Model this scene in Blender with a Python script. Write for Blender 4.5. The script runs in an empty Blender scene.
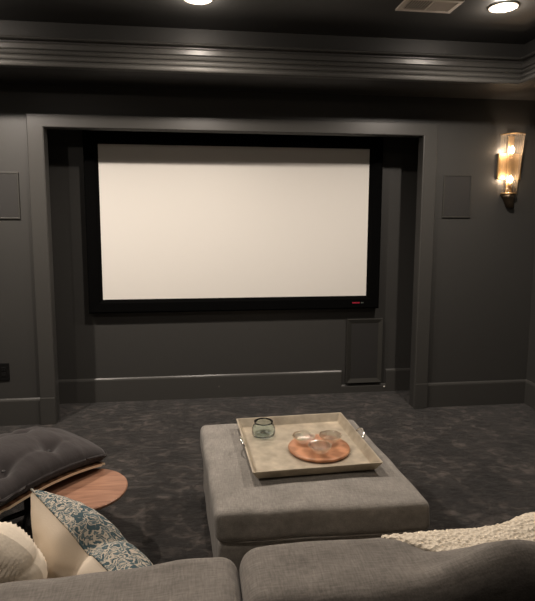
import bpy, bmesh, math, random
from mathutils import Vector, Matrix, noise
random.seed(4)
S = bpy.context.scene
COL = S.collection

# ------------------------------------------------------------------ materials
def mat(name, col, rough=.5, metal=0.0, spec=.5, trans=0.0, ior=1.45, emis=None, estr=0.0, sheen=0.0):
    m = bpy.data.materials.new(name); m.use_nodes = True
    b = m.node_tree.nodes['Principled BSDF']
    b.inputs['Base Color'].default_value = (*col, 1)
    b.inputs['Roughness'].default_value = rough
    b.inputs['Metallic'].default_value = metal
    b.inputs['Specular IOR Level'].default_value = spec
    b.inputs['Transmission Weight'].default_value = trans
    b.inputs['IOR'].default_value = ior
    b.inputs['Sheen Weight'].default_value = sheen
    if emis:
        b.inputs['Emission Color'].default_value = (*emis, 1)
        b.inputs['Emission Strength'].default_value = estr
    return m

def nodes(m):
    return m.node_tree.nodes, m.node_tree.links, m.node_tree.nodes['Principled BSDF']

def add_tex(m, kind='noise', scale=10, detail=6, stretch=(1, 1, 1), c1=None, c2=None, lo=.3, hi=.7,
            bump=0.0, dist=.01, distortion=0.0, second=None):
    N, L, B = nodes(m)
    tc = N.new('ShaderNodeTexCoord'); mp = N.new('ShaderNodeMapping')
    mp.inputs['Scale'].default_value = stretch
    L.new(tc.outputs['Object'], mp.inputs['Vector'])
    if kind == 'noise':
        t = N.new('ShaderNodeTexNoise'); t.inputs['Scale'].default_value = scale
        t.inputs['Detail'].default_value = detail; t.inputs['Distortion'].default_value = distortion
        out = t.outputs['Fac']
    elif kind == 'voronoi':
        t = N.new('ShaderNodeTexVoronoi'); t.inputs['Scale'].default_value = scale; out = t.outputs['Distance']
    else:
        t = N.new('ShaderNodeTexWave'); t.inputs['Scale'].default_value = scale
        t.inputs['Distortion'].default_value = distortion; t.inputs['Detail'].default_value = detail
        t.inputs['Detail Scale'].default_value = 1.5
        out = t.outputs['Fac']
    L.new(mp.outputs[0], t.inputs['Vector'])
    if c1:
        r = N.new('ShaderNodeValToRGB')
        r.color_ramp.elements[0].position = lo; r.color_ramp.elements[0].color = (*c1, 1)
        r.color_ramp.elements[1].position = hi; r.color_ramp.elements[1].color = (*c2, 1)
        L.new(out, r.inputs[0])
        cur = B.inputs['Base Color'].links
        if cur:
            mx = N.new('ShaderNodeMixRGB'); mx.blend_type = 'MULTIPLY'; mx.inputs[0].default_value = 1
            L.new(cur[0].from_socket, mx.inputs[1]); L.new(r.outputs[0], mx.inputs[2])
            L.new(mx.outputs[0], B.inputs['Base Color'])
        else:
            L.new(r.outputs[0], B.inputs['Base Color'])
    if bump:
        bp = N.new('ShaderNodeBump'); bp.inputs['Strength'].default_value = bump
        bp.inputs['Distance'].default_value = dist
        L.new(out, bp.inputs['Height'])
        cur = B.inputs['Normal'].links
        if cur: L.new(cur[0].from_socket, bp.inputs['Normal'])
        L.new(bp.outputs[0], B.inputs['Normal'])
    return m

WALLC = (.044, .043, .0405)
M = {}
M['wall'] = add_tex(mat('charcoal wall paint', WALLC, .42), scale=90, detail=3, bump=.06, dist=.002)
M['trim'] = mat('charcoal satin trim paint', (.052, .0505, .047), .34)
M['ceil'] = mat('charcoal ceiling paint', (.028, .0275, .026), .5)
M['screen_cloth'] = mat('white projection cloth', (.76, .735, .69), .9, spec=.1)
M['velvet'] = add_tex(mat('black velvet', (.002, .002, .002), .9, spec=.04), scale=300, bump=.1, dist=.001)
M['grille'] = add_tex(mat('charcoal grille cloth', (.030, .029, .028), .6, spec=.3), kind='voronoi', scale=420, bump=.4, dist=.001)
M['grille_rim'] = mat('grille rim paint', (.036, .035, .031), .45)
M['carpet'] = mat('dark grey plush carpet', (.03, .026, .023), 1.0, spec=.05, sheen=.15)
add_tex(M['carpet'], scale=3.0, detail=4, c1=(.0165, .0146, .0135), c2=(.040, .035, .032), lo=.38, hi=.66)
add_tex(M['carpet'], scale=11, detail=9, stretch=(1, 1.2, 1), distortion=.8, c1=(.72, .72, .72), c2=(3.3, 3.15, 3.05), lo=.50, hi=.78)
add_tex(M['carpet'], scale=260, detail=2, c1=(.55, .55, .55), c2=(1.25, 1.25, 1.25), lo=.3, hi=.7, bump=.7, dist=.012)
add_tex(M['carpet'], scale=13, detail=4, stretch=(1, 1.6, 1), bump=.35, dist=.03)

def fabric(name, col, amp=.22, weave=230):
    m = mat(name, col, .95, spec=.12, sheen=.1)
    a = tuple(c*(1-amp*.5) for c in col); b = tuple(c*(1+amp*.5) for c in col)
    add_tex(m, scale=9, detail=8, c1=a, c2=b, lo=.35, hi=.65)
    for st in ((1, .13, 1), (.13, 1, .13)):           # warp and weft slubs
        add_tex(m, scale=weave, detail=3, stretch=st, c1=(.84, .84, .84), c2=(1.14, 1.14, 1.14), lo=.3, hi=.7, bump=.35, dist=.0015)
    return m
M['linen'] = fabric('grey woven linen', (.205, .191, .173))
M['sofa'] = fabric('taupe grey woven upholstery', (.185, .169, .152))
M['dark_cushion'] = add_tex(mat('dark charcoal velvet cushion', (.030, .026, .026), .9, spec=.12, sheen=.2), scale=9, detail=5, stretch=(3, 1, 1), bump=.25, dist=.02)
M['button'] = mat('dark cloth button', (.016, .015, .016), .7)
M['ply'] = mat('pale plywood edge', (.72, .57, .40), .4)
M['walnut_shell'] = add_tex(mat('walnut veneer', (.12, .06, .035), .35), kind='wave', scale=6, detail=3, distortion=4, stretch=(1, 6, 1), c1=(.08, .038, .02), c2=(.2, .1, .055), lo=.1, hi=.9)
M['walnut'] = mat('walnut tabletop', (.25, .13, .085), .38)
add_tex(M['walnut'], kind='noise', scale=5, detail=7, stretch=(1.0, 9, 1), distortion=.6, c1=(.20, .098, .062), c2=(.36, .195, .125), lo=.3, hi=.72)
M['black_metal'] = mat('black metal', (.012, .012, .012), .35, metal=.6)
M['cream_cloth'] = add_tex(mat('cream woven cloth', (.68, .59, .48), .95, spec=.1), scale=340, detail=2, bump=.35, dist=.0015)
M['piping'] = mat('cream piping', (.50, .43, .35), .9)
M['tray'] = mat('aged champagne metal', (.42, .36, .27), .42, metal=.55)
add_tex(M['tray'], scale=14, detail=9, c1=(.36, .31, .24), c2=(.58, .51, .40), lo=.3, hi=.7, bump=.08, dist=.003)
M['acacia'] = mat('orange brown wood board', (.40, .17, .08), .32)
add_tex(M['acacia'], kind='wave', scale=4, detail=4, distortion=5, stretch=(1, 3, 1), c1=(.29, .13, .065), c2=(.46, .22, .12), lo=.1, hi=.9)
M['brass'] = mat('brushed brass', (.50, .34, .17), .5, metal=1)
M['bronze'] = mat('dark bronze', (.10, .075, .05), .35, metal=.9)
M['silver'] = mat('polished nickel', (.75, .72, .66), .15, metal=1)
M['vent'] = mat('warm white enamel', (.62, .55, .48), .5)
M['void'] = mat('dark duct', (.006, .006, .006), .9)
M['black_plastic'] = mat('black plastic', (.006, .006, .006), .35)
M['slot'] = mat('outlet slot', (.03, .03, .028), .5)
M['red_print'] = mat('red printing', (.45, .02, .05), .5)
M['grey_print'] = mat('grey printing', (.12, .14, .12), .5)
M['white_dot'] = mat('white plastic', (.8, .78, .72), .4)
M['lens'] = mat('lit lamp lens', (1, .9, .75), .5, emis=(1, .80, .55), estr=26)
M['bulb'] = mat('lit bulb', (1, .9, .7), .5, emis=(1, .74, .48), estr=34)
M['can_trim'] = mat('warm white trim ring', (.5, .45, .38), .5)

def thin_glass(name, rough=.12, body=.45, mn=.10, mxv=.6, tint=(.96, .94, .90), rip=0):
    m = bpy.data.materials.new(name); m.use_nodes = True
    N, L = m.node_tree.nodes, m.node_tree.links
    N.clear()
    o = N.new('ShaderNodeOutputMaterial'); mx = N.new('ShaderNodeMixShader'); tr = N.new('ShaderNodeBsdfTransparent')
    tr.inputs[0].default_value = (*tint, 1)
    g = N.new('ShaderNodeBsdfGlossy'); g.inputs['Color'].default_value = (1, .92, .8, 1); g.inputs['Roughness'].default_value = rough
    t2 = N.new('ShaderNodeBsdfTranslucent'); t2.inputs[0].default_value = (.9, .8, .68, 1)
    mg = N.new('ShaderNodeMixShader'); mg.inputs[0].default_value = body
    L.new(g.outputs[0], mg.inputs[1]); L.new(t2.outputs[0], mg.inputs[2])
    lw = N.new('ShaderNodeLayerWeight'); lw.inputs[0].default_value = .35
    mr = N.new('ShaderNodeMapRange'); mr.inputs['To Min'].default_value = mn; mr.inputs['To Max'].default_value = mxv
    L.new(lw.outputs['Facing'], mr.inputs['Value'])
    L.new(mr.outputs[0], mx.inputs[0]); L.new(tr.outputs[0], mx.inputs[1]); L.new(mg.outputs[0], mx.inputs[2])
    L.new(mx.outputs[0], o.inputs[0])
    if rip:
        tc = N.new('ShaderNodeTexCoord'); vo = N.new('ShaderNodeTexNoise'); vo.inputs['Scale'].default_value = rip
        bp = N.new('ShaderNodeBump'); bp.inputs['Strength'].default_value = .8; bp.inputs['Distance'].default_value = .004
        L.new(tc.outputs['Object'], vo.inputs['Vector']); L.new(vo.outputs['Fac'], bp.inputs['Height'])
        L.new(bp.outputs[0], g.inputs['Normal']); L.new(bp.outputs[0], t2.inputs['Normal'])
    return m
M['fluted'] = thin_glass('clear fluted glass', .10, .28)
M['glass'] = thin_glass('clear thin glass', .05, .10, .22, 1.0, (.93, .93, .92), 90)
M['smoke_glass'] = add_tex(mat('grey green bubbled glass', (.78, .86, .86), .04, trans=1, ior=1.4), scale=60, detail=2, bump=.35, dist=.004)

def leaf_pattern():
    m = mat('teal and cream brushstroke print', (.2, .25, .27), .92, spec=.1)
    N, L, B = nodes(m)
    tc = N.new('ShaderNodeTexCoord'); mp = N.new('ShaderNodeMapping'); mp.inputs['Scale'].default_value = (1.25, 1, .30)
    mp.inputs['Rotation'].default_value = (0, .35, 0)
    nz = N.new('ShaderNodeTexNoise'); nz.inputs['Scale'].default_value = 44; nz.inputs['Detail'].default_value = 2.5
    nz.inputs['Distortion'].default_value = .7
    r = N.new('ShaderNodeValToRGB'); r.color_ramp.interpolation = 'EASE'
    e = r.color_ramp.elements
    e[0].position = .43; e[0].color = (.062, .098, .112, 1)
    e[1].position = .47; e[1].color = (.50, .44, .36, 1)
    for p, c in ((.52, (.50, .44, .36, 1)), (.55, (.075, .115, .13, 1)), (.60, (.12, .16, .17, 1)), (.63, (.45, .40, .33, 1)), (.70, (.08, .12, .13, 1))):
        k = e.new(p); k.color = c
    L.new(tc.outputs['Object'], mp.inputs[0]); L.new(mp.outputs[0], nz.inputs['Vector']); L.new(nz.outputs['Fac'], r.inputs[0])
    L.new(r.outputs[0], B.inputs['Base Color'])
    return m
M['print'] = leaf_pattern()
M['knit'] = add_tex(mat('cream ribbed knit', (.70, .62, .51), .95, spec=.1), kind='voronoi', scale=110, bump=.15, dist=.003)
M['throw'] = mat('ivory chunky knit', (.66, .58, .46), .95, spec=.1)
add_tex(M['throw'], kind='voronoi', scale=85, c1=(.50, .42, .32), c2=(.72, .64, .52), lo=.0, hi=.55, bump=.8, dist=.008)

# ------------------------------------------------------------------ builders
def link(name, bm, m, parent=None, smooth=False, loc=None, rot=None):
    me = bpy.data.meshes.new(name); bmesh.ops.recalc_face_normals(bm, faces=bm.faces)
    bm.to_mesh(me); bm.free()
    ms = m if isinstance(m, (list, tuple)) else [m]
    for q in ms: me.materials.append(q)
    o = bpy.data.objects.new(name, me); COL.objects.link(o)
    if parent: o.parent = parent
    if loc: o.location = loc
    if rot: o.rotation_euler = rot
    if smooth:
        for p in me.polygons: p.use_smooth = True
    return o

def tag(o, label, cat, group=None):
    o['label'] = label; o['category'] = cat
    if group: o['group'] = group
    return o

def thing(name, label, cat, loc=(0, 0, 0), rz=0, group=None):
    o = bpy.data.objects.new(name, None); COL.objects.link(o); o.empty_display_size = .1
    o.location = loc; o.rotation_euler = (0, 0, rz)
    return tag(o, label, cat, group)

def struct(name, bm, m, smooth=False):
    o = link(name, bm, m, smooth=smooth); o['kind'] = 'structure'; return o

def box(bm, x0, x1, y0, y1, z0, z1, bevel=0.0, seg=2, mi=0):
    r = bmesh.ops.create_cube(bm, size=1)
    for v in r['verts']:
        v.co = Vector(((x0+x1)/2+v.co.x*(x1-x0), (y0+y1)/2+v.co.y*(y1-y0), (z0+z1)/2+v.co.z*(z1-z0)))
    es = list({e for v in r['verts'] for e in v.link_edges})
    if mi:
        for f in {f for v in r['verts'] for f in v.link_faces}: f.material_index = mi
    if bevel: bmesh.ops.bevel(bm, geom=es, offset=bevel, segments=seg, affect='EDGES', profile=.5)
    return bm

def lathe(bm, prof, seg=48, cx=0, cy=0, closed=False, a0=0, a1=2*math.pi):
    full = abs(a1-a0-2*math.pi) < 1e-6
    n = seg if full else seg+1
    rings = []
    for (r, z) in prof:
        rings.append([bm.verts.new((cx+r*math.cos(a0+(a1-a0)*k/seg), cy+r*math.sin(a0+(a1-a0)*k/seg), z)) for k in range(n)])
    m = len(rings)
    for i in range(m if closed else m-1):
        A, B = rings[i], rings[(i+1) % m]
        for k in range(seg if full else seg):
            k2 = (k+1) % n
            bm.faces.new((A[k], A[k2], B[k2], B[k]))
    return rings

def cap(bm, ring): bm.faces.new(ring)

def disc_solid(prof, seg=64, cx=0, cy=0):
    bm = bmesh.new(); rg = lathe(bm, prof, seg, cx, cy)
    cap(bm, rg[0]); cap(bm, rg[-1]); return bm

def prism(bm, prof, a, b, frame):
    """sweep a 2-D profile [(u, w)] between params a and b; frame(u, w, t) -> point"""
    A = [bm.verts.new(frame(u, w, a)) for u, w in prof]; B = [bm.verts.new(frame(u, w, b)) for u, w in prof]
    n = len(prof)
    for i in range(n): bm.faces.new((A[i], A[(i+1) % n], B[(i+1) % n], B[i]))
    bm.faces.new(A); bm.faces.new(list(reversed(B)))

def tube(bm, pts, rad, seg=10, closed=False):
    pts = [Vector(p) for p in pts]; rings = []; n = len(pts)
    up = Vector((0, 0, 1))
    for i, p in enumerate(pts):
        if closed: d = pts[(i+1) % n]-pts[i-1]
        else: d = pts[min(i+1, n-1)]-pts[max(i-1, 0)]
        d.normalize()
        u = d.cross(up)
        if u.length < .05: u = d.cross(Vector((1, 0, 0)))
        u.normalize(); w = d.cross(u)
        r = rad(i/(n-1)) if callable(rad) else rad
        rings.append([bm.verts.new(p+u*r*math.cos(2*math.pi*k/seg)+w*r*math.sin(2*math.pi*k/seg)) for k in range(seg)])
    for i in range(n if closed else n-1):
        A, B = rings[i], rings[(i+1) % n]
        for k in range(seg): bm.faces.new((A[k], A[(k+1) % seg], B[(k+1) % seg], B[k]))
    if not closed: bm.faces.new(rings[0]); bm.faces.new(list(reversed(rings[-1])))

def soft_box(sx, sy, sz, r, n=(24, 24, 8), deform=None):
    """cushion-like rounded box, centred at origin; deform(Vector) -> Vector"""
    bm = bmesh.new(); grid = {}
    nx, ny, nz = n
    def spread(i, n_):                                     # denser towards the edges
        t = i/n_*2-1
        return math.sin(t*math.pi/2)*.55+t*.45
    def vert(i, j, k):
        key = (i, j, k)
        if key in grid: return grid[key]
        p = Vector((spread(i, nx)*sx/2, spread(j, ny)*sy/2, spread(k, nz)*sz/2))
        rr = min(r, sx/2-1e-4, sy/2-1e-4, sz/2-1e-4)
        c = Vector((max(-sx/2+rr, min(sx/2-rr, p.x)), max(-sy/2+rr, min(sy/2-rr, p.y)), max(-sz/2+rr, min(sz/2-rr, p.z))))
        d = p-c
        if d.length > 1e-6:
            mx = max(abs(d.x), abs(d.y), abs(d.z))
            p = c+d.normalized()*mx
        if deform: p = deform(p)
        grid[key] = bm.verts.new(p); return grid[key]
    for i in range(nx):
        for j in range(ny):
            for k in (0, nz): bm.faces.new((vert(i, j, k), vert(i+1, j, k), vert(i+1, j+1, k), vert(i, j+1, k)))
    for i in range(nx):
        for k in range(nz):
            for j in (0, ny): bm.faces.new((vert(i, j, k), vert(i+1, j, k), vert(i+1, j, k+1), vert(i, j, k+1)))
    for j in range(ny):
        for k in range(nz):
            for i in (0, nx): bm.faces.new((vert(i, j, k), vert(i, j+1, k), vert(i, j+1, k+1), vert(i, j, k+1)))
    return bm

def nz(x, y, z=0.0, s=1.0): return noise.noise(Vector((x*s, y*s, z*s)))

# ------------------------------------------------------------------ room shell
XR, XL, YB = 2.6345, -3.25, -6.4
ZC, ZS = 3.015, 2.72            # tray ceiling and soffit
OX, OZ = 1.545, 2.396          # niche opening half width and head
T = .085; D = .48              # false wall thickness, niche depth
AX = 1.82                     # niche interior half width

bm = bmesh.new(); box(bm, XL-.2, XR+.2, YB-.2, D+.2, -.1, 0)
struct('floor', bm, M['carpet'])
bm = bmesh.new()
box(bm, XL, -OX, 0, T, 0, 3.1); box(bm, OX, XR, 0, T, 0, 3.1); box(bm, -OX, OX, 0, T, OZ, 3.1)
box(bm, -AX-.1, -AX, T, D, 0, 2.7); box(bm, AX, AX+.1, T, D, 0, 2.7); box(bm, -AX-.1, AX+.1, T, D+.1, 2.6, 2.7)
box(bm, -AX-.1, AX+.1, D, D+.1, 0, 2.6)
struct('wall_front', bm, M['wall'])
bm = bmesh.new(); box(bm, XR, XR+.15, YB, .17, 0, 3.1); struct('wall_right', bm, M['wall'])
bm = bmesh.new(); box(bm, XL-.15, XL, YB, .17, 0, 3.1); struct('wall_left', bm, M['wall'])
bm = bmesh.new(); box(bm, XL-.15, XR+.15, YB-.15, YB, 0, 3.1); struct('wall_back', bm, M['wall'])
# tray ceiling: high slab and the lower soffit ring round it
TX0, TX1, TY1, TY0 = XL+.50, XR-.53, -.51, YB+.55
bm = bmesh.new(); box(bm, XL-.1, XR+.1, YB-.1, .1, ZC, ZC+.12); struct('ceiling', bm, M['ceil'])
bm = bmesh.new()
box(bm, XL, XR, TY1, 0, ZS, ZC); box(bm, XL, XR, YB, TY0, ZS, ZC)
box(bm, XL, TX0, TY0, TY1, ZS, ZC); box(bm, TX1, XR, TY0, TY1, ZS, ZC)
struct('trim_1', bm, M['ceil'])
# crown moulding on the tray's inner faces: mitred loop of a stepped profile (out, z)
crown = [(0, 2.712), (.052, 2.712), (.058, 2.717), (.060, 2.724), (.058, 2.731), (.052, 2.735), (.036, 2.736), (.034, 2.746), (.038, 2.754), (.046, 2.757),
         (.049, 2.764), (.046, 2.771), (.038, 2.774), (.022, 2.775), (.020, 2.786), (.024, 2.794), (.034, 2.797), (.038, 2.805), (.035, 2.813), (.026, 2.816),
         (.006, 2.818), (.004, 2.830), (.014, 2.838), (.016, 2.868), (.008, 2.874), (.002, 2.880), (.002, 2.890), (.030, 2.892), (.038, 2.897), (.040, 2.904), (.036, 2.911), (.022, 2.915), (0, 2.916)]
bm = bmesh.new(); rings = []
for sx, sy, X, Y in ((-1, 1, TX0, TY1), (1, 1, TX1, TY1), (1, -1, TX1, TY0), (-1, -1, TX0, TY0)):
    rings.append([bm.verts.new((X-sx*u, Y-sy*u, z)) for u, z in crown])
for i in range(4):
    A, B = rings[i], rings[(i+1) % 4]
    for k in range(len(crown)-1): bm.faces.new((A[k], B[k], B[k+1], A[k+1]))
cr = struct('trim_2', bm, M['trim'])
# casing round the niche
CO, CT = 1.668, 2.5
cas = [(0, 0), (0, -.022), (.006, -.028), (.116, -.028), (.123, -.022), (.123, 0)]
bm = bmesh.new(); rings = []
for (X, Z, sx, top) in ((-CO, 0, -1, 0), (-CO, CT, -1, 1), (CO, CT, 1, 1), (CO, 0, 1, 0)):
    rr = []
    for u, y in cas:
        q = u*(CT-OZ)/.123 if top else 0
        rr.append(bm.verts.new((X-sx*u, y, Z-q)))
    rings.append(rr)
for i in range(3):
    A, B = rings[i], rings[i+1]
    for k in range(len(cas)-1): bm.faces.new((A[k], B[k], B[k+1], A[k+1]))
struct('trim_3', bm, M['trim'])
# plinth strips at the feet of the casing
bm = bmesh.new()
for s in (-1, 1):
    box(bm, min(s*CO, s*(OX+.002)), max(s*CO, s*(OX+.002)), -.034, 0, 0, .228, .004)
struct('trim_4', bm, M['trim'])
# baseboards
BH = .225
bp = [(0, 0), (.018, 0), (.018, BH-.022), (.014, BH-.010), (.006, BH), (0, BH)]
bm = bmesh.new()
fr = lambda u, w, t: (t, -u, w)
prism(bm, bp, XL, -CO, fr); prism(bm, bp, CO, XR, fr)
struct('baseboard_front', bm, M['trim'])
bm = bmesh.new(); fr2 = lambda u, w, t: (t, D-u, w)
prism(bm, bp, -AX, 1.005, fr2); prism(bm, bp, 1.452, AX, fr2)
bl = [(0, 0), (.018, 0), (.018, .060), (.014, .070), (.006, .078), (0, .078)]
prism(bm, bl, 1.005, 1.452, fr2)
struct('baseboard_niche', bm, M['trim'])
bm = bmesh.new(); prism(bm, bp, YB, 0, lambda u, w, t: (XR-u, t, w)); struct('baseboard_right', bm, M['trim'])
bm = bmesh.new(); prism(bm, bp, YB, 0, lambda u, w, t: (XL+u, t, w)); struct('baseboard_left', bm, M['trim'])
bm = bmesh.new(); prism(bm, bp, XL, XR, lambda u, w, t: (t, YB+u, w)); struct('baseboard_back', bm, M['trim'])

# ------------------------------------------------------------------ projection screen
W2, Z0, Z1 = 1.216, .967, 2.332
scr = thing('projection_screen', 'large blank white projection screen in a wide black velvet frame, hung in the niche', 'projection screen', (0, D, Z0-.12))
zb = Z0-.12
bm = bmesh.new(); box(bm, -W2-.02, W2+.02, -.058, -.052, Z0-.02-zb, Z1+.02-zb); link('screen_surface', bm, M['screen_cloth'], scr)
bm = bmesh.new(); prof = [(0, 0), (0, -.085), (.012, -.095), (.09, -.088), (.118, -.062), (.12, -.056), (.10, -.03), (.05, 0)]
B_ = .12; rings = []
for sx, sz in ((-1, -1), (1, -1), (1, 1), (-1, 1)):
    rings.append([bm.verts.new((sx*(W2+B_-u), y, (Z0+Z1)/2-zb+sz*((Z1-Z0)/2+B_-u))) for u, y in prof])
for i in range(4):
    A, B = rings[i], rings[(i+1) % 4]; n = len(prof)
    for k in range(n): bm.faces.new((A[k], B[k], B[(k+1) % n], A[(k+1) % n]))
link('screen_frame', bm, M['velvet'], scr)
# small red and grey maker's mark low on the right of the frame
bm = bmesh.new()
for k, (x0, w) in enumerate(((0, .010), (.013, .008), (.024, .010), (.037, .008), (.048, .010), (.061, .008))):
    box(bm, 1.075+x0, 1.075+x0+w, -.0965, -.094, .052, .064)
lg = link('maker_mark', bm, M['red_print'], scr); lg['label'] = 'small red lettering mark'
bm = bmesh.new(); box(bm, 1.158, 1.170, -.0965, -.094, .053, .063); box(bm, 1.174, 1.180, -.0965, -.094, .053, .063)
lg = link('maker_mark', bm, M['grey_print'], scr); lg['label'] = 'small grey mark beside the red lettering'

# ------------------------------------------------------------------ wall speakers, sub grille, outlet
def wall_speaker(x0, x1, z0, z1, label):
    t = thing('wall_speaker', label, 'speaker', ((x0+x1)/2, 0, z0), 0, 'square speaker grilles either side of the screen')
    w = (x1-x0)/2; h = z1-z0
    bm = bmesh.new()
    for a in ((-w, w, 0, .012), (-w, w, h-.012, h)): box(bm, a[0], a[1], -.012, 0, a[2], a[3], .002)
    for a in ((-w, -w+.012), (w-.012, w)): box(bm, a[0], a[1], -.012, 0, .0121, h-.0121, .002)
    link('speaker_frame', bm, M['grille_rim'], t)
    bm = bmesh.new(); box(bm, -w+.0125, w-.0125, -.009, -.001, .0125, h-.0125); link('speaker_grille', bm, M['grille'], t)
    return t
wall_speaker(1.745, 2.005, 1.708, 2.076, 'flat charcoal speaker grille on the wall right of the screen, beside the lit sconce')
wall_speaker(-2.015, -1.752, 1.687, 2.052, 'flat charcoal speaker grille on the wall left of the screen, cut by the picture edge')

t = thing('subwoofer_panel', 'dark raised speaker panel low in the niche below the right end of the screen', 'speaker', (1.226, D, .10))
bm = bmesh.new(); prof = [(0, 0), (0, -.030), (.004, -.036), (.050, -.018), (.050, 0)]
rings = []; hw, hh = .178, .317
for sx, sz in ((-1, -1), (1, -1), (1, 1), (-1, 1)):
    rings.append([bm.verts.new((sx*(hw-u), y, hh+sz*(hh-u))) for u, y in prof])
for i in range(4):
    A, B = rings[i], rings[(i+1) % 4]; n = len(prof)
    for k in range(n): bm.faces.new((A[k], B[k], B[(k+1) % n], A[(k+1) % n]))
link('panel_frame', bm, M['grille_rim'], t)
bm = bmesh.new(); box(bm, -hw+.045, hw-.045, -.022, -.002, .045, 2*hh-.045); link('panel_grille', bm, M['grille'], t)
bm = bmesh.new(); bmesh.ops.create_icosphere(bm, subdivisions=2, radius=.008)
o = link('doorstop_button', bm, M['white_dot'], loc=(1.437, D-.022, .052)); tag(o, 'tiny white round button on the niche baseboard, below the raised speaker panel', 'button')

t = thing('wall_outlet', 'black electrical outlet plate on the wall left of the niche, above the baseboard', 'outlet', (-1.943, 0, .378))
bm = bmesh.new(); box(bm, -.043, .043, -.009, 0, 0, .148, .004); link('outlet_plate', bm, M['black_plastic'], t)
for z in (.035, .082):
    bm = bmesh.new(); box(bm, -.018, .018, -.0125, -.0085, z, z+.032, .003)
    f = link('socket', bm, M['black_plastic'], t)
    bm = bmesh.new()
    for x in (-.008, .006): box(bm, x, x+.003, -.0135, -.012, z+.010, z+.020)
    link('slot', bm, M['slot'], f)

# ------------------------------------------------------------------ ceiling fittings
LIGHTS = [(-.345, -1.065, 'glowing recessed ceiling light above the middle of the screen'),
          (1.535, -1.185, 'glowing recessed ceiling light at the top right, beside the ceiling vent'),
          (-2.03, -1.06, 'recessed ceiling light near the left end of the tray ceiling'),
          (-.345, -3.3, 'recessed ceiling light above the sofa'), (1.527, -3.3, 'recessed ceiling light above the right end of the sofa'),
          (-1.95, -3.15, 'recessed ceiling light left of the sofa')]
def downlight(x, y, label, power):
    t = thing('recessed_light', label, 'ceiling light', (x, y, ZC), 0, 'round recessed ceiling lights')
    bm = bmesh.new(); lathe(bm, [(.066, 0), (.092, 0), (.092, -.004), (.086, -.009), (.072, -.009), (.066, -.004)], 40, closed=True)
    link('trim_ring', bm, M['can_trim'], t, True)
    bm = bmesh.new(); rg = lathe(bm, [(.0655, -.001), (.0655, -.008), (.055, -.014), (.035, -.018), (.012, -.020)], 40)
    cap(bm, rg[-1]); cap(bm, rg[0]); link('lamp_lens', bm, M['lens'], t, True)
    ld = bpy.data.lights.new('recessed_lamp', 'SPOT'); ld.energy = power; ld.color = (1, .88, .77)
    ld.spot_size = math.radians(179); ld.spot_blend = .95; ld.shadow_soft_size = .025
    lo = bpy.data.objects.new('recessed_lamp', ld); COL.objects.link(lo); lo.parent = t; lo.location = (0, 0, -.085)
    ld = bpy.data.lights.new('lens_scatter', 'POINT'); ld.energy = power*.05; ld.color = (1, .88, .77); ld.shadow_soft_size = .03
    lo = bpy.data.objects.new('lens_scatter', ld); COL.objects.link(lo); lo.parent = t; lo.location = (0, 0, -.055)
for i, (x, y, lb) in enumerate(LIGHTS): downlight(x, y, lb, (140, 140, 205, 12, 14, 66)[i])

# air vent in the tray ceiling
vt = thing('air_vent', 'pale rectangular louvred air vent in the dark ceiling', 'air vent', (1.065, -1.155, ZC))
bm = bmesh.new()
for a in ((-.18, .18, -.10, -.072), (-.18, .18, .072, .10), (-.18, -.150, -.0719, .0719), (.150, .18, -.0719, .0719), (-.006, .006, -.0719, .0719)):
    box(bm, a[0], a[1], a[2], a[3], -.012, 0, .003)
link('vent_frame', bm, M['vent'], vt)
bm = bmesh.new(); box(bm, -.152, .152, -.074, .074, -.003, -.001); link('duct_opening', bm, M['void'], vt)
for s in (-1, 1):
    for k in range(8):
        x = s*(.020+k*.0172)
        bm = bmesh.new(); box(bm, -.0062, .0062, -.072, .072, -.0009, .0009)
        link('louvre', bm, M['vent'], vt, loc=(x, 0, -.0075), rot=(0, s*.45, 0))

# ------------------------------------------------------------------ sconce
sc = thing('wall_sconce', 'lit brass wall sconce with a flared fluted glass shade and two bulbs', 'wall sconce', (2.335, 0, 1.79))
bm = bmesh.new(); box(bm, -.105, .112, -.022, 0, .25, .475, .004); link('backplate', bm, M['brass'], sc)
bm = bmesh.new(); box(bm, -.028, .028, -.034, -.022, .12, .62, .004); link('back_bar', bm, M['brass'], sc)
def shade(r0x, r0y, r1x, r1y, z0, z1, th=.004, nf=14, inner=False):
    bm = bmesh.new(); cols = []
    n = nf*6
    for k in range(n+1):
        a = math.pi+math.pi*k/n
        fl = 1+.035*abs(math.sin(nf*math.pi*k/n/1.0))
        rows = []
        for j in range(9):
            q = j/8
            rx = r0x+(r1x-r0x)*q; ry = r0y+(r1y-r0y)*q; z = z0+(z1-z0)*q
            rows.append(bm.verts.new((rx*math.cos(a)*fl, -.024+ry*math.sin(a)*fl, z)))
        cols.append(rows)
    for k in range(n):
        for j in range(8): bm.faces.new((cols[k][j], cols[k+1][j], cols[k+1][j+1], cols[k][j+1]))
    bmesh.ops.solidify(bm, geom=bm.faces[:], thickness=th)
    return bm
link('glass_shade', shade(.064, .056, .098, .128, .13, .63), M['fluted'], sc, True)
bm = bmesh.new()
tube(bm, [(0.101*math.cos(math.pi+math.pi*k/24), -.024+.132*math.sin(math.pi+math.pi*k/24), .63) for k in range(25)], .004, 8)
link('top_rim', bm, M['brass'], sc, True)
bm = bmesh.new()
tube(bm, [(0.068*math.cos(math.pi+math.pi*k/24), -.024+.060*math.sin(math.pi+math.pi*k/24), .13) for k in range(25)], .005, 8)
link('lower_rim', bm, M['brass'], sc, True)
bm = bmesh.new(); rings = []
for z, rx, ry in ((.0, .018, .016), (.01, .034, .030), (.05, .040, .036), (.09, .052, .045), (.124, .066, .055)):
    sh = (1-z/.124); rings.append([bm.verts.new((.030*sh+rx*math.cos(math.pi+math.pi*k/20), -.002-.012*sh+ry*math.sin(math.pi+math.pi*k/20)*1.4, z)) for k in range(21)])
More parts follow.
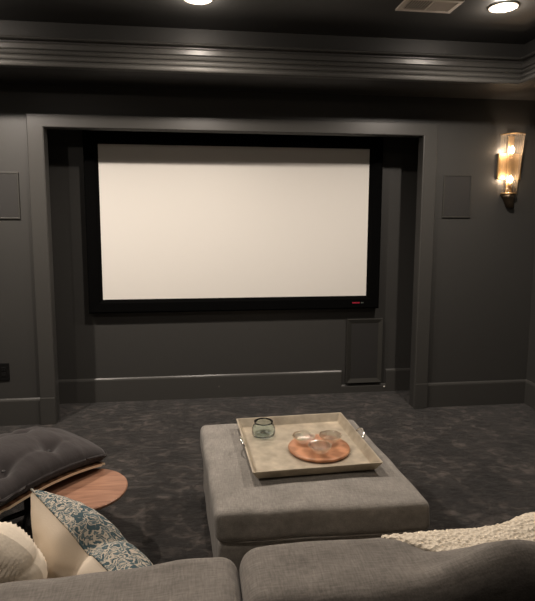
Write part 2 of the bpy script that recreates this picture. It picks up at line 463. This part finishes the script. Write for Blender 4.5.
for i in range(4):
    for k in range(20): bm.faces.new((rings[i][k], rings[i][k+1], rings[i+1][k+1], rings[i+1][k]))
bm.faces.new(rings[0]); bm.faces.new(rings[-1]); link('lower_holder', bm, M['bronze'], sc, True)
for z in (.215, .465):
    bm = bmesh.new(); lathe_r = lathe(bm, [(.0135, -.035), (.0135, 0), (.011, .006)], 20)
    cap(bm, lathe_r[0]); cap(bm, lathe_r[-1])
    skt = link('bulb_socket', bm, M['brass'], sc, True, loc=(-.006, -.062, z))
    bm = bmesh.new(); rg = lathe(bm, [(.006, .006), (.012, .014), (.0165, .026), (.0175, .036), (.014, .048), (.007, .060), (.002, .068)], 20)
    cap(bm, rg[0]); cap(bm, rg[-1]); link('bulb', bm, M['bulb'], skt, True)
    ld = bpy.data.lights.new('sconce_lamp', 'POINT'); ld.energy = 2.5; ld.color = (1, .76, .56); ld.shadow_soft_size = .018
    lo = bpy.data.objects.new('sconce_lamp', ld); COL.objects.link(lo); lo.parent = sc; lo.location = (-.030, -.085, z+.035)

# ------------------------------------------------------------------ upholstered ottoman
RZ = math.radians(-1.4)
shear = lambda p: Vector((p[0]-.085*p[1], p[1], p[2]))
ot = thing('ottoman', 'large square grey linen ottoman with a thick top cushion, carrying the metal tray', 'ottoman', (.149, -1.825, 0), RZ)
def dtop(p):
    u = p.x/.47; v = p.y/.51
    q = max(0, 1-u*u)*max(0, 1-v*v)
    if p.z > 0: p.z += .012*q + .004*nz(p.x, p.y, 0, 5)
    s = 1+.012*math.cos(p.z/.09)*1
    p.x *= s; p.y *= s
    p.x += .006*nz(p.y, p.z, 3, 6); p.y += .006*nz(p.x, p.z, 8, 6)
    return shear(p)
bm = soft_box(.952, 1.005, .142, .030, (40, 40, 12), dtop); link('top_cushion', bm, M['linen'], ot, True, loc=(0, 0, .387))
bm = soft_box(.935, .99, .27, .022, (24, 24, 12), lambda p: shear((p.x*(1+.012*nz(p.y, p.z, 1, 5)), p.y, p.z))); link('base', bm, M['linen'], ot, True, loc=(0, 0, .180))
bm = bmesh.new()
pp = []
for k in range(64):
    a = 2*math.pi*k/64; ca, sa = math.cos(a), math.sin(a); e = .14
    pp.append(shear((.466*math.copysign(abs(ca)**e, ca), .497*math.copysign(abs(sa)**e, sa), .318)))
tube(bm, pp, .006, 8, True); link('welt', bm, M['linen'], ot, True)
for sx in (-1, 1):
    for sy in (-1, 1):
        bm = bmesh.new(); fxx = sx*.40-.085*sy*.43; box(bm, fxx-.03, fxx+.03, sy*.43-.03, sy*.43+.03, 0, .048, .004); link('foot', bm, M['black_metal'], ot)

# ------------------------------------------------------------------ tray and what stands on it
TZ = .4745
tr = thing('serving_tray', 'square champagne metal serving tray with raised rim and two loop handles, on the grey ottoman', 'tray', (.190, -1.742, TZ), math.radians(2.6))
bm = bmesh.new()
hx, hy = .300, .318; fx, fy = .325, .343; H = .048
o1 = [(-1, -1), (1, -1), (1, 1), (-1, 1)]
L1 = [(hx-.004, hy-.004, 0), (fx, fy, H), (fx-.009, fy-.009, H), (hx-.010, hy-.010, .005)]
R4 = [[bm.verts.new((sx*a, sy*b, z)) for sx, sy in o1] for a, b, z in L1]
for i in range(3):
    for k in range(4): bm.faces.new((R4[i][k], R4[i][(k+1) % 4], R4[i+1][(k+1) % 4], R4[i+1][k]))
bm.faces.new(R4[0]); bm.faces.new(R4[3])
bmesh.ops.bevel(bm, geom=bm.edges[:], offset=.0018, segments=2, affect='EDGES')
link('tray_body', bm, M['tray'], tr)
for s in (-1, 1):
    bm = bmesh.new(); pts = []
    for k in range(21):
        a = math.pi*k/20
        pts.append((s*(fx-.004+.020*math.sin(a)), -.052*math.cos(a), H-.006+.034*math.sin(a)))
    tube(bm, pts, .0048, 10); h = link('tray_handle', bm, M['silver'], tr, True); h['label'] = 'polished loop handle'
zi = TZ+.0058
# votive-like tumbler
bm = bmesh.new()
lathe(bm, [(.002, .0), (.045, 0), (.054, .006), (.058, .022), (.057, .048), (.050, .064), (.044, .072), (.047, .084), (.044, .0845), (.040, .073),
           (.046, .062), (.052, .046), (.052, .024), (.047, .012), (.002, .011)], 48, closed=True)
vo = link('glass_votive', bm, M['smoke_glass'], None, True, loc=(-.004, -1.575, zi)); vo.scale = (1.16, 1.16, .98)
tag(vo, 'small smoky green bubbled glass tumbler at the far left of the tray', 'tumbler')
# round board with three bowls
BX, BY = .268, -1.800
bm = disc_solid([(.150, 0), (.162, .004), (.166, .011), (.163, .018), (.156, .020)], 72)
tag(link('serving_board', bm, M['acacia'], None, True, loc=(BX, BY, zi)), 'round orange brown wooden board on the tray, holding three glass bowls', 'serving board')
bz = zi+.0205
bowlp = [(.002, 0), (.022, 0), (.030, .003), (.040, .014), (.048, .028), (.053, .040), (.0505, .0405), (.045, .029), (.037, .0165), (.027, .007), (.002, .0055)]
def bowl(x, y, lb, first=None):
    if first is None:
        bm = bmesh.new(); rg = lathe(bm, bowlp, 40, closed=True)
        for r_ in (4, 5, 6, 7):
            for k, v in enumerate(rg[r_]):
                s = 1+.035*math.cos(k*2*math.pi/40*8); v.co.x *= s; v.co.y *= s
        o = link('glass_bowl', bm, M['glass'], None, True)
    else:
        o = first.copy(); COL.objects.link(o)
    o.location = (x, y, bz); o.scale = (1.18, 1.18, 1.0); tag(o, lb, 'bowl', 'three small glass bowls on the round board'); return o
b0 = bowl(BX-.072, BY+.058, 'small clear glass bowl at the far left of the round wooden board')
bowl(BX+.074, BY+.048, 'small clear glass bowl on the right of the round wooden board', b0)
bowl(BX-.012, BY-.072, 'small clear glass bowl nearest the camera on the round wooden board', b0)

# ------------------------------------------------------------------ tufted footstool with bentwood shell
FA = math.atan2(-.75, -.66)
fs = thing('tufted_footstool', 'low footstool with a dark tufted cushion in a thin bentwood shell, at left', 'footstool', (-1.280, -1.635, 0), FA)
LX, LY = .63, .56
BT = [(-.060, -.150), (-.045, .140), (.20, -.150), (.20, .140)]
def arch(x): return .034*(1-(x/(LX/2))**2)-.016
def dt(p):
    u, v = p.x/(LX/2), p.y/(LY/2)
    if p.z > 0:
        p.z -= .040*min(1, math.hypot(u, v)/1.35)**3
        p.z += .046*max(0, 1-u*u)*max(0, 1-v*v)
        for bx, by in BT:
            d = math.hypot(p.x-bx, p.y-by); p.z -= .040*math.exp(-(d/.050)**2)
        for bx, by in BT:                      # pulled folds running from button to button
            if abs(p.x-bx) < .2: p.z -= .010*math.exp(-((p.y-by)/.022)**2)*math.exp(-((p.x-bx)/.12)**2)
            p.z -= .010*math.exp(-((p.x-bx)/.022)**2)*math.exp(-((p.y-by)/.12)**2)
        p.z += .006*nz(p.x*3, p.y, 2, 7)
    p.z += arch(p.x)*.9
    return p
bm = soft_box(LX+.02, LY+.004, .110, .052, (64, 60, 12), dt)
cu = link('tufted_cushion', bm, M['dark_cushion'], fs, True, loc=(0, 0, .442))
for bx, by in BT:
    bm = bmesh.new(); bmesh.ops.create_uvsphere(bm, u_segments=16, v_segments=8, radius=.011)
    for v in bm.verts: v.co.z *= .5
    link('button', bm, M['button'], cu, True, loc=(bx, by, 00.054+.038*.9-.040+arch(bx)*.9-.004))
# bent shell: top sheet walnut, pale ply edge
bm = bmesh.new(); n = 40; hw = LX/2-.006; hy_ = LY/2+.002
def sz(x):
    u = abs(x)/hw
    return arch(x)-.010*max(0, u-.9)/.1
rows = []
for i in range(n+1):
    x = -hw+2*hw*i/n
    yy = hy_*(1-.10*max(0, abs(x)/hw-.85)/.15)
    rows.append([bm.verts.new((x, y, sz(x)+dz)) for y, dz in ((-yy, 0), (yy, 0), (yy, -.013), (-yy, -.013))])
for i in range(n):
    A, B = rows[i], rows[i+1]
    for k in range(4):
        f = bm.faces.new((A[k], A[(k+1) % 4], B[(k+1) % 4], B[k])); f.material_index = 1 if k in (1, 3) else 0
for R_ in (rows[0], rows[-1]): f = bm.faces.new(R_); f.material_index = 1
link('bentwood_shell', bm, [M['walnut_shell'], M['ply']], fs, False, loc=(0, 0, .388))
bm = bmesh.new()
rg = lathe(bm, [(.022, .13), (.022, .352), (.10, .356), (.10, .366)], 24); cap(bm, rg[0]); cap(bm, rg[-1])
link('pedestal', bm, M['black_metal'], fs)
for k in range(4):
    a = math.pi/4+k*math.pi/2
    bm = bmesh.new(); tube(bm, [(0, 0, .145), (.12*math.cos(a), .12*math.sin(a), .11), (.26*math.cos(a), .26*math.sin(a), .014)], lambda q: .016-.005*q, 10)
    link('leg', bm, M['black_metal'], fs, True)

# ------------------------------------------------------------------ round walnut side table
st = thing('side_table', 'small round walnut side table tucked under the edge of the tufted footstool', 'side table', (-.955, -1.800, 0))
link('tabletop', disc_solid([(.205, .318), (.215, .322), (.219, .330), (.219, .336), (.215, .340)], 80), M['walnut'], st)
bm = bmesh.new(); rg = lathe(bm, [(.014, .018), (.014, .308), (.05, .312), (.05, .318)], 24); cap(bm, rg[0]); cap(bm, rg[-1]); link('stem', bm, M['black_metal'], st, True)
link('base', disc_solid([(.14, 0), (.15, .004), (.15, .012), (.02, .020)], 48), M['black_metal'], st)

# ------------------------------------------------------------------ sofa (seen from behind)
sf = thing('sofa', 'long taupe grey sofa seen from behind with loose back cushions, behind the ottoman', 'sofa', (.1, -3.1, 0))
SX0, SX1 = -1.75, 1.75
bm = soft_box(SX1-SX0, .86, .20, .03, (40, 12, 8)); link('seat_base', bm, M['sofa'], sf, True, loc=(0, .0, .158))
for k, (a, b) in enumerate(((-1.52, -.365), (-.36, 1.52))):
    bm = soft_box(b-a-.006, .62, .135, .045, (40, 24, 8), lambda p: Vector((p.x, p.y, p.z+(.012*math.cos(p.y*4) if p.z > 0 else 0)+.003*nz(p.x, p.y, 0, 6))))
    link('seat_cushion', bm, M['sofa'], sf, True, loc=((a+b)/2, .125, .325))
bm = soft_box(SX1-SX0, .16, .58, .05, (40, 8, 16)); link('back_frame', bm, M['sofa'], sf, True, loc=(0, -.425, .35))
for s in (-1, 1):
    bm = soft_box(.22, .86, .56, .06, (12, 30, 16)); link('arm', bm, M['sofa'], sf, True, loc=(s*1.64, 0, .34))
for s in (-1, 1):
    for y in (-.38, .36):
        bm = bmesh.new(); box(bm, s*1.6-.03, s*1.6+.03, y-.03, y+.03, 0, .062, .004); link('foot', bm, M['black_metal'], sf)
def back_cushion(x0, x1, zt, hump=None, seed=0):
    w = x1-x0; h = .44; d = .235
    def df(p):
        u = p.x/(w/2); v = p.y/(d/2); q = p.z/(h/2)
        k = max(0, 1-u**4)*max(0, 1-q*q)
        p.y += (.028 if p.y > 0 else -.028)*k
        if p.z > 0:
            f = (p.z/(h/2))
            X = p.x+(x0+x1)/2
            # top: flat crown that slumps towards the ends, with a rolled back rim
            p.z += f*(.012*nz(X, p.y, seed, 3.5)+.006*nz(X, p.y*2, seed+3, 9))
            if hump: p.z += f*hump(X, p.y)
        p.y += .008*nz(p.x, p.z, seed+7, 5)
        return p
    bm = soft_box(w, d, h, .048, (70, 20, 26), df)
    o = link('back_cushion', bm, M['sofa'], sf, True, loc=((x0+x1)/2-.1, -.172, zt-h/2), rot=(math.radians(1.5), 0, 0))
    return o
back_cushion(-1.42, -.264, .850, lambda X, y: -.07*max(0, (-.42-X)), 1)
def hump2(X, y):
    g = .085*math.exp(-((X-.40)/.16)**2)*max(0, min(1, (.03-y)/.10))
    return g + .010*math.exp(-((X-.0)/.2)**2)
back_cushion(-.262, 1.0, .860, hump2, 5)

# ------------------------------------------------------------------ throw pillows
def pillow(name, w, h, t, front, back, label, loc, rot, dent=.0, knit=False, piping=True, rnd=0):
    root = thing(name, label, 'pillow', (0, 0, 0)); root.location = loc; root.rotation_euler = rot
    N_ = 60
    def P(i, j, s):
        u = i/N_*2-1; v = j/N_*2-1
        bow = 1-.065*(1-v*v)-0
        bow2 = 1-.065*(1-u*u)
        x = u*w/2*(1-.07*(1-abs(v)**2)*(abs(u)**3)); y = v*h/2*(1-.07*(1-abs(u)**2)*(abs(v)**3))
        if rnd:
            q = 1-rnd*(min(abs(u), abs(v))**2.2); x *= q; y *= q
        th = t/2*(max(0, 1-abs(u)**2.4)*max(0, 1-abs(v)**2.4))**.46
        if dent:
            g = math.exp(-(u/.16)**2)
            k = max(0, min(1, (v+.1)/1.1))
            y -= dent*g*k*k
            th *= 1-.38*g*k
            th -= .010*math.exp(-(u/.05)**2)*k*min(1, th/.02)*1.6
        z = s*(th+ (0.004*nz(u, v, 3*s, 3)+.003*nz(u, v, s*5, 8))*min(1, th/.03))
        if knit: z += s*.0055*math.sin((u*.9+v*.25)*w*190)*min(1, th/.06)
        return Vector((x, z, y))
    for s, mm, nm in ((1, front, 'front_cover'), (-1, back, 'back_cover')):
        bm = bmesh.new(); g = [[bm.verts.new(P(i, j, s)) for j in range(N_+1)] for i in range(N_+1)]
        for i in range(N_):
            for j in range(N_): bm.faces.new((g[i][j], g[i+1][j], g[i+1][j+1], g[i][j+1]))
        o = link(nm, bm, mm, root, True)
        if front is not back: o['label'] = 'patterned teal and cream side' if s == 1 else 'plain cream side'
    if piping:
        pts = [P(i, 0, 0) for i in range(N_)]+[P(N_, j, 0) for j in range(N_)]+[P(i, N_, 0) for i in range(N_, 0, -1)]+[P(0, j, 0) for j in range(N_, 0, -1)]
        bm = bmesh.new(); tube(bm, pts, .0035, 6, True); link('piping', bm, front, root, True)
    return root
# local axes: x along the top edge, y the printed side, z up
pillow('throw_pillow', .58, .50, .25, M['print'], M['cream_cloth'],
       'throw pillow, half plain cream and half teal brushstroke print, leaning on the sofa back', (-.656, -2.868, .570), (math.radians(26), math.radians(10), math.radians(-48)), dent=.06)
pillow('throw_pillow', .50, .46, .22, M['knit'], M['knit'],
       'plain cream ribbed knit pillow at the lower left, in front of the printed pillow', (-1.03, -2.985, .705), (math.radians(10), math.radians(24), math.radians(-10)), rnd=.30, dent=.02, knit=True, piping=False)

# ------------------------------------------------------------------ knitted throw blanket over the sofa back and seat
def blanket():
    bm = bmesh.new(); NX, NY = 150, 90
    # rows run from the edge on the cushion top (t=0) forward over it and down onto the seat (t=1)
    def sm(a, b, x):
        q = max(0, min(1, (x-a)/(b-a))); return q*q*(3-2*q)
    g = []
    for i in range(NX+1):
        s = i/NX; X = .125+s*1.0
        y0 = -3.19-.13*sm(.09, .36, X)+.14*sm(.62, .85, X)            # near edge creeps toward the camera
        ztop = .866
        row = []; hp = sm(.40, .64, X)
        path = [(y0, ztop), (y0*.5-3.19*.5, ztop+.006), (-3.165, .856+.028*hp), (-3.115, .796+.062*hp), (-3.065, .732+.088*hp), (-3.01, .65+.085*hp), (-2.96, .50+.11*hp), (-2.88, .432+.06*hp), (-2.72, .424)]
        seg = [0]
        for a, b in zip(path, path[1:]): seg.append(seg[-1]+math.dist(a, b))
        end = .42+.58*sm(.08, .26, X)             # left corner is short
        for j in range(NY+1):
            l = seg[-1]*j/NY*end
            k = 0
            while k < len(seg)-2 and seg[k+1] < l: k += 1
            f = (l-seg[k])/(seg[k+1]-seg[k])
            # catmull smoothing
            p0 = path[max(k-1, 0)]; p1 = path[k]; p2 = path[k+1]; p3 = path[min(k+2, len(path)-1)]
            cr_ = lambda a, b, c, d: .5*((2*b)+(-a+c)*f+(2*a-5*b+4*c-d)*f*f+(-a+3*b-3*c+d)*f**3)
            y = cr_(p0[0], p1[0], p2[0], p3[0]); z = cr_(p0[1], p1[1], p2[1], p3[1])
            fold = .012*nz(X*2.2, y*2.0, z*2, 2.2)+.006*math.sin(X*17+y*5)*hp
            kn = .0028*math.sin(X*2*math.pi/.017+math.sin(l*90)*.6)*math.sin(l*2*math.pi/.016)+.003*nz(X, l, 0, 60)
            row.append(bm.verts.new((X+.02*nz(l*3, X, 0, 3)*(1), y+kn*.6, z+max(fold, -.004)+kn)))
        g.append(row)
    for i in range(NX):
        for j in range(NY): bm.faces.new((g[i][j], g[i+1][j], g[i+1][j+1], g[i][j+1]))
    bmesh.ops.recalc_face_normals(bm, faces=bm.faces)
    bmesh.ops.solidify(bm, geom=bm.faces[:], thickness=.016)
    o = link('throw_blanket', bm, M['throw'], None, True)
    tag(o, 'ivory chunky knit throw blanket draped over the right end of the sofa', 'blanket')
blanket()

# ------------------------------------------------------------------ world, camera, colour
w = bpy.data.worlds.new('World'); S.world = w; w.use_nodes = True
w.node_tree.nodes['Background'].inputs[0].default_value = (1, .85, .7, 1); w.node_tree.nodes['Background'].inputs[1].default_value = 0.0
yaw, pit, rol, foc, py = .1265, -.1212, .0036, 536.786, 280.497
F = Vector((math.sin(yaw)*math.cos(pit), math.cos(yaw)*math.cos(pit), math.sin(pit)))
r = Vector((math.cos(yaw), -math.sin(yaw), 0)); u = r.cross(F)
r2 = r*math.cos(rol)+u*math.sin(rol); u2 = -r*math.sin(rol)+u*math.cos(rol)
cd = bpy.data.cameras.new('camera'); cam = bpy.data.objects.new('camera', cd); COL.objects.link(cam)
m3 = Matrix((r2, u2, -F)).transposed()
cam.matrix_world = Matrix.Translation((-.3542, -4.4836, 1.7247)) @ m3.to_4x4()
cd.sensor_fit = 'HORIZONTAL'; cd.sensor_width = 36; cd.lens = foc/535*36; cd.shift_y = -(300.5-py)/535
cd.clip_start = .05
S.camera = cam
S.view_settings.view_transform = 'Standard'; S.view_settings.look = 'None'; S.view_settings.gamma = 1
S.view_settings.use_curve_mapping = False; S.view_settings.exposure = 0.0
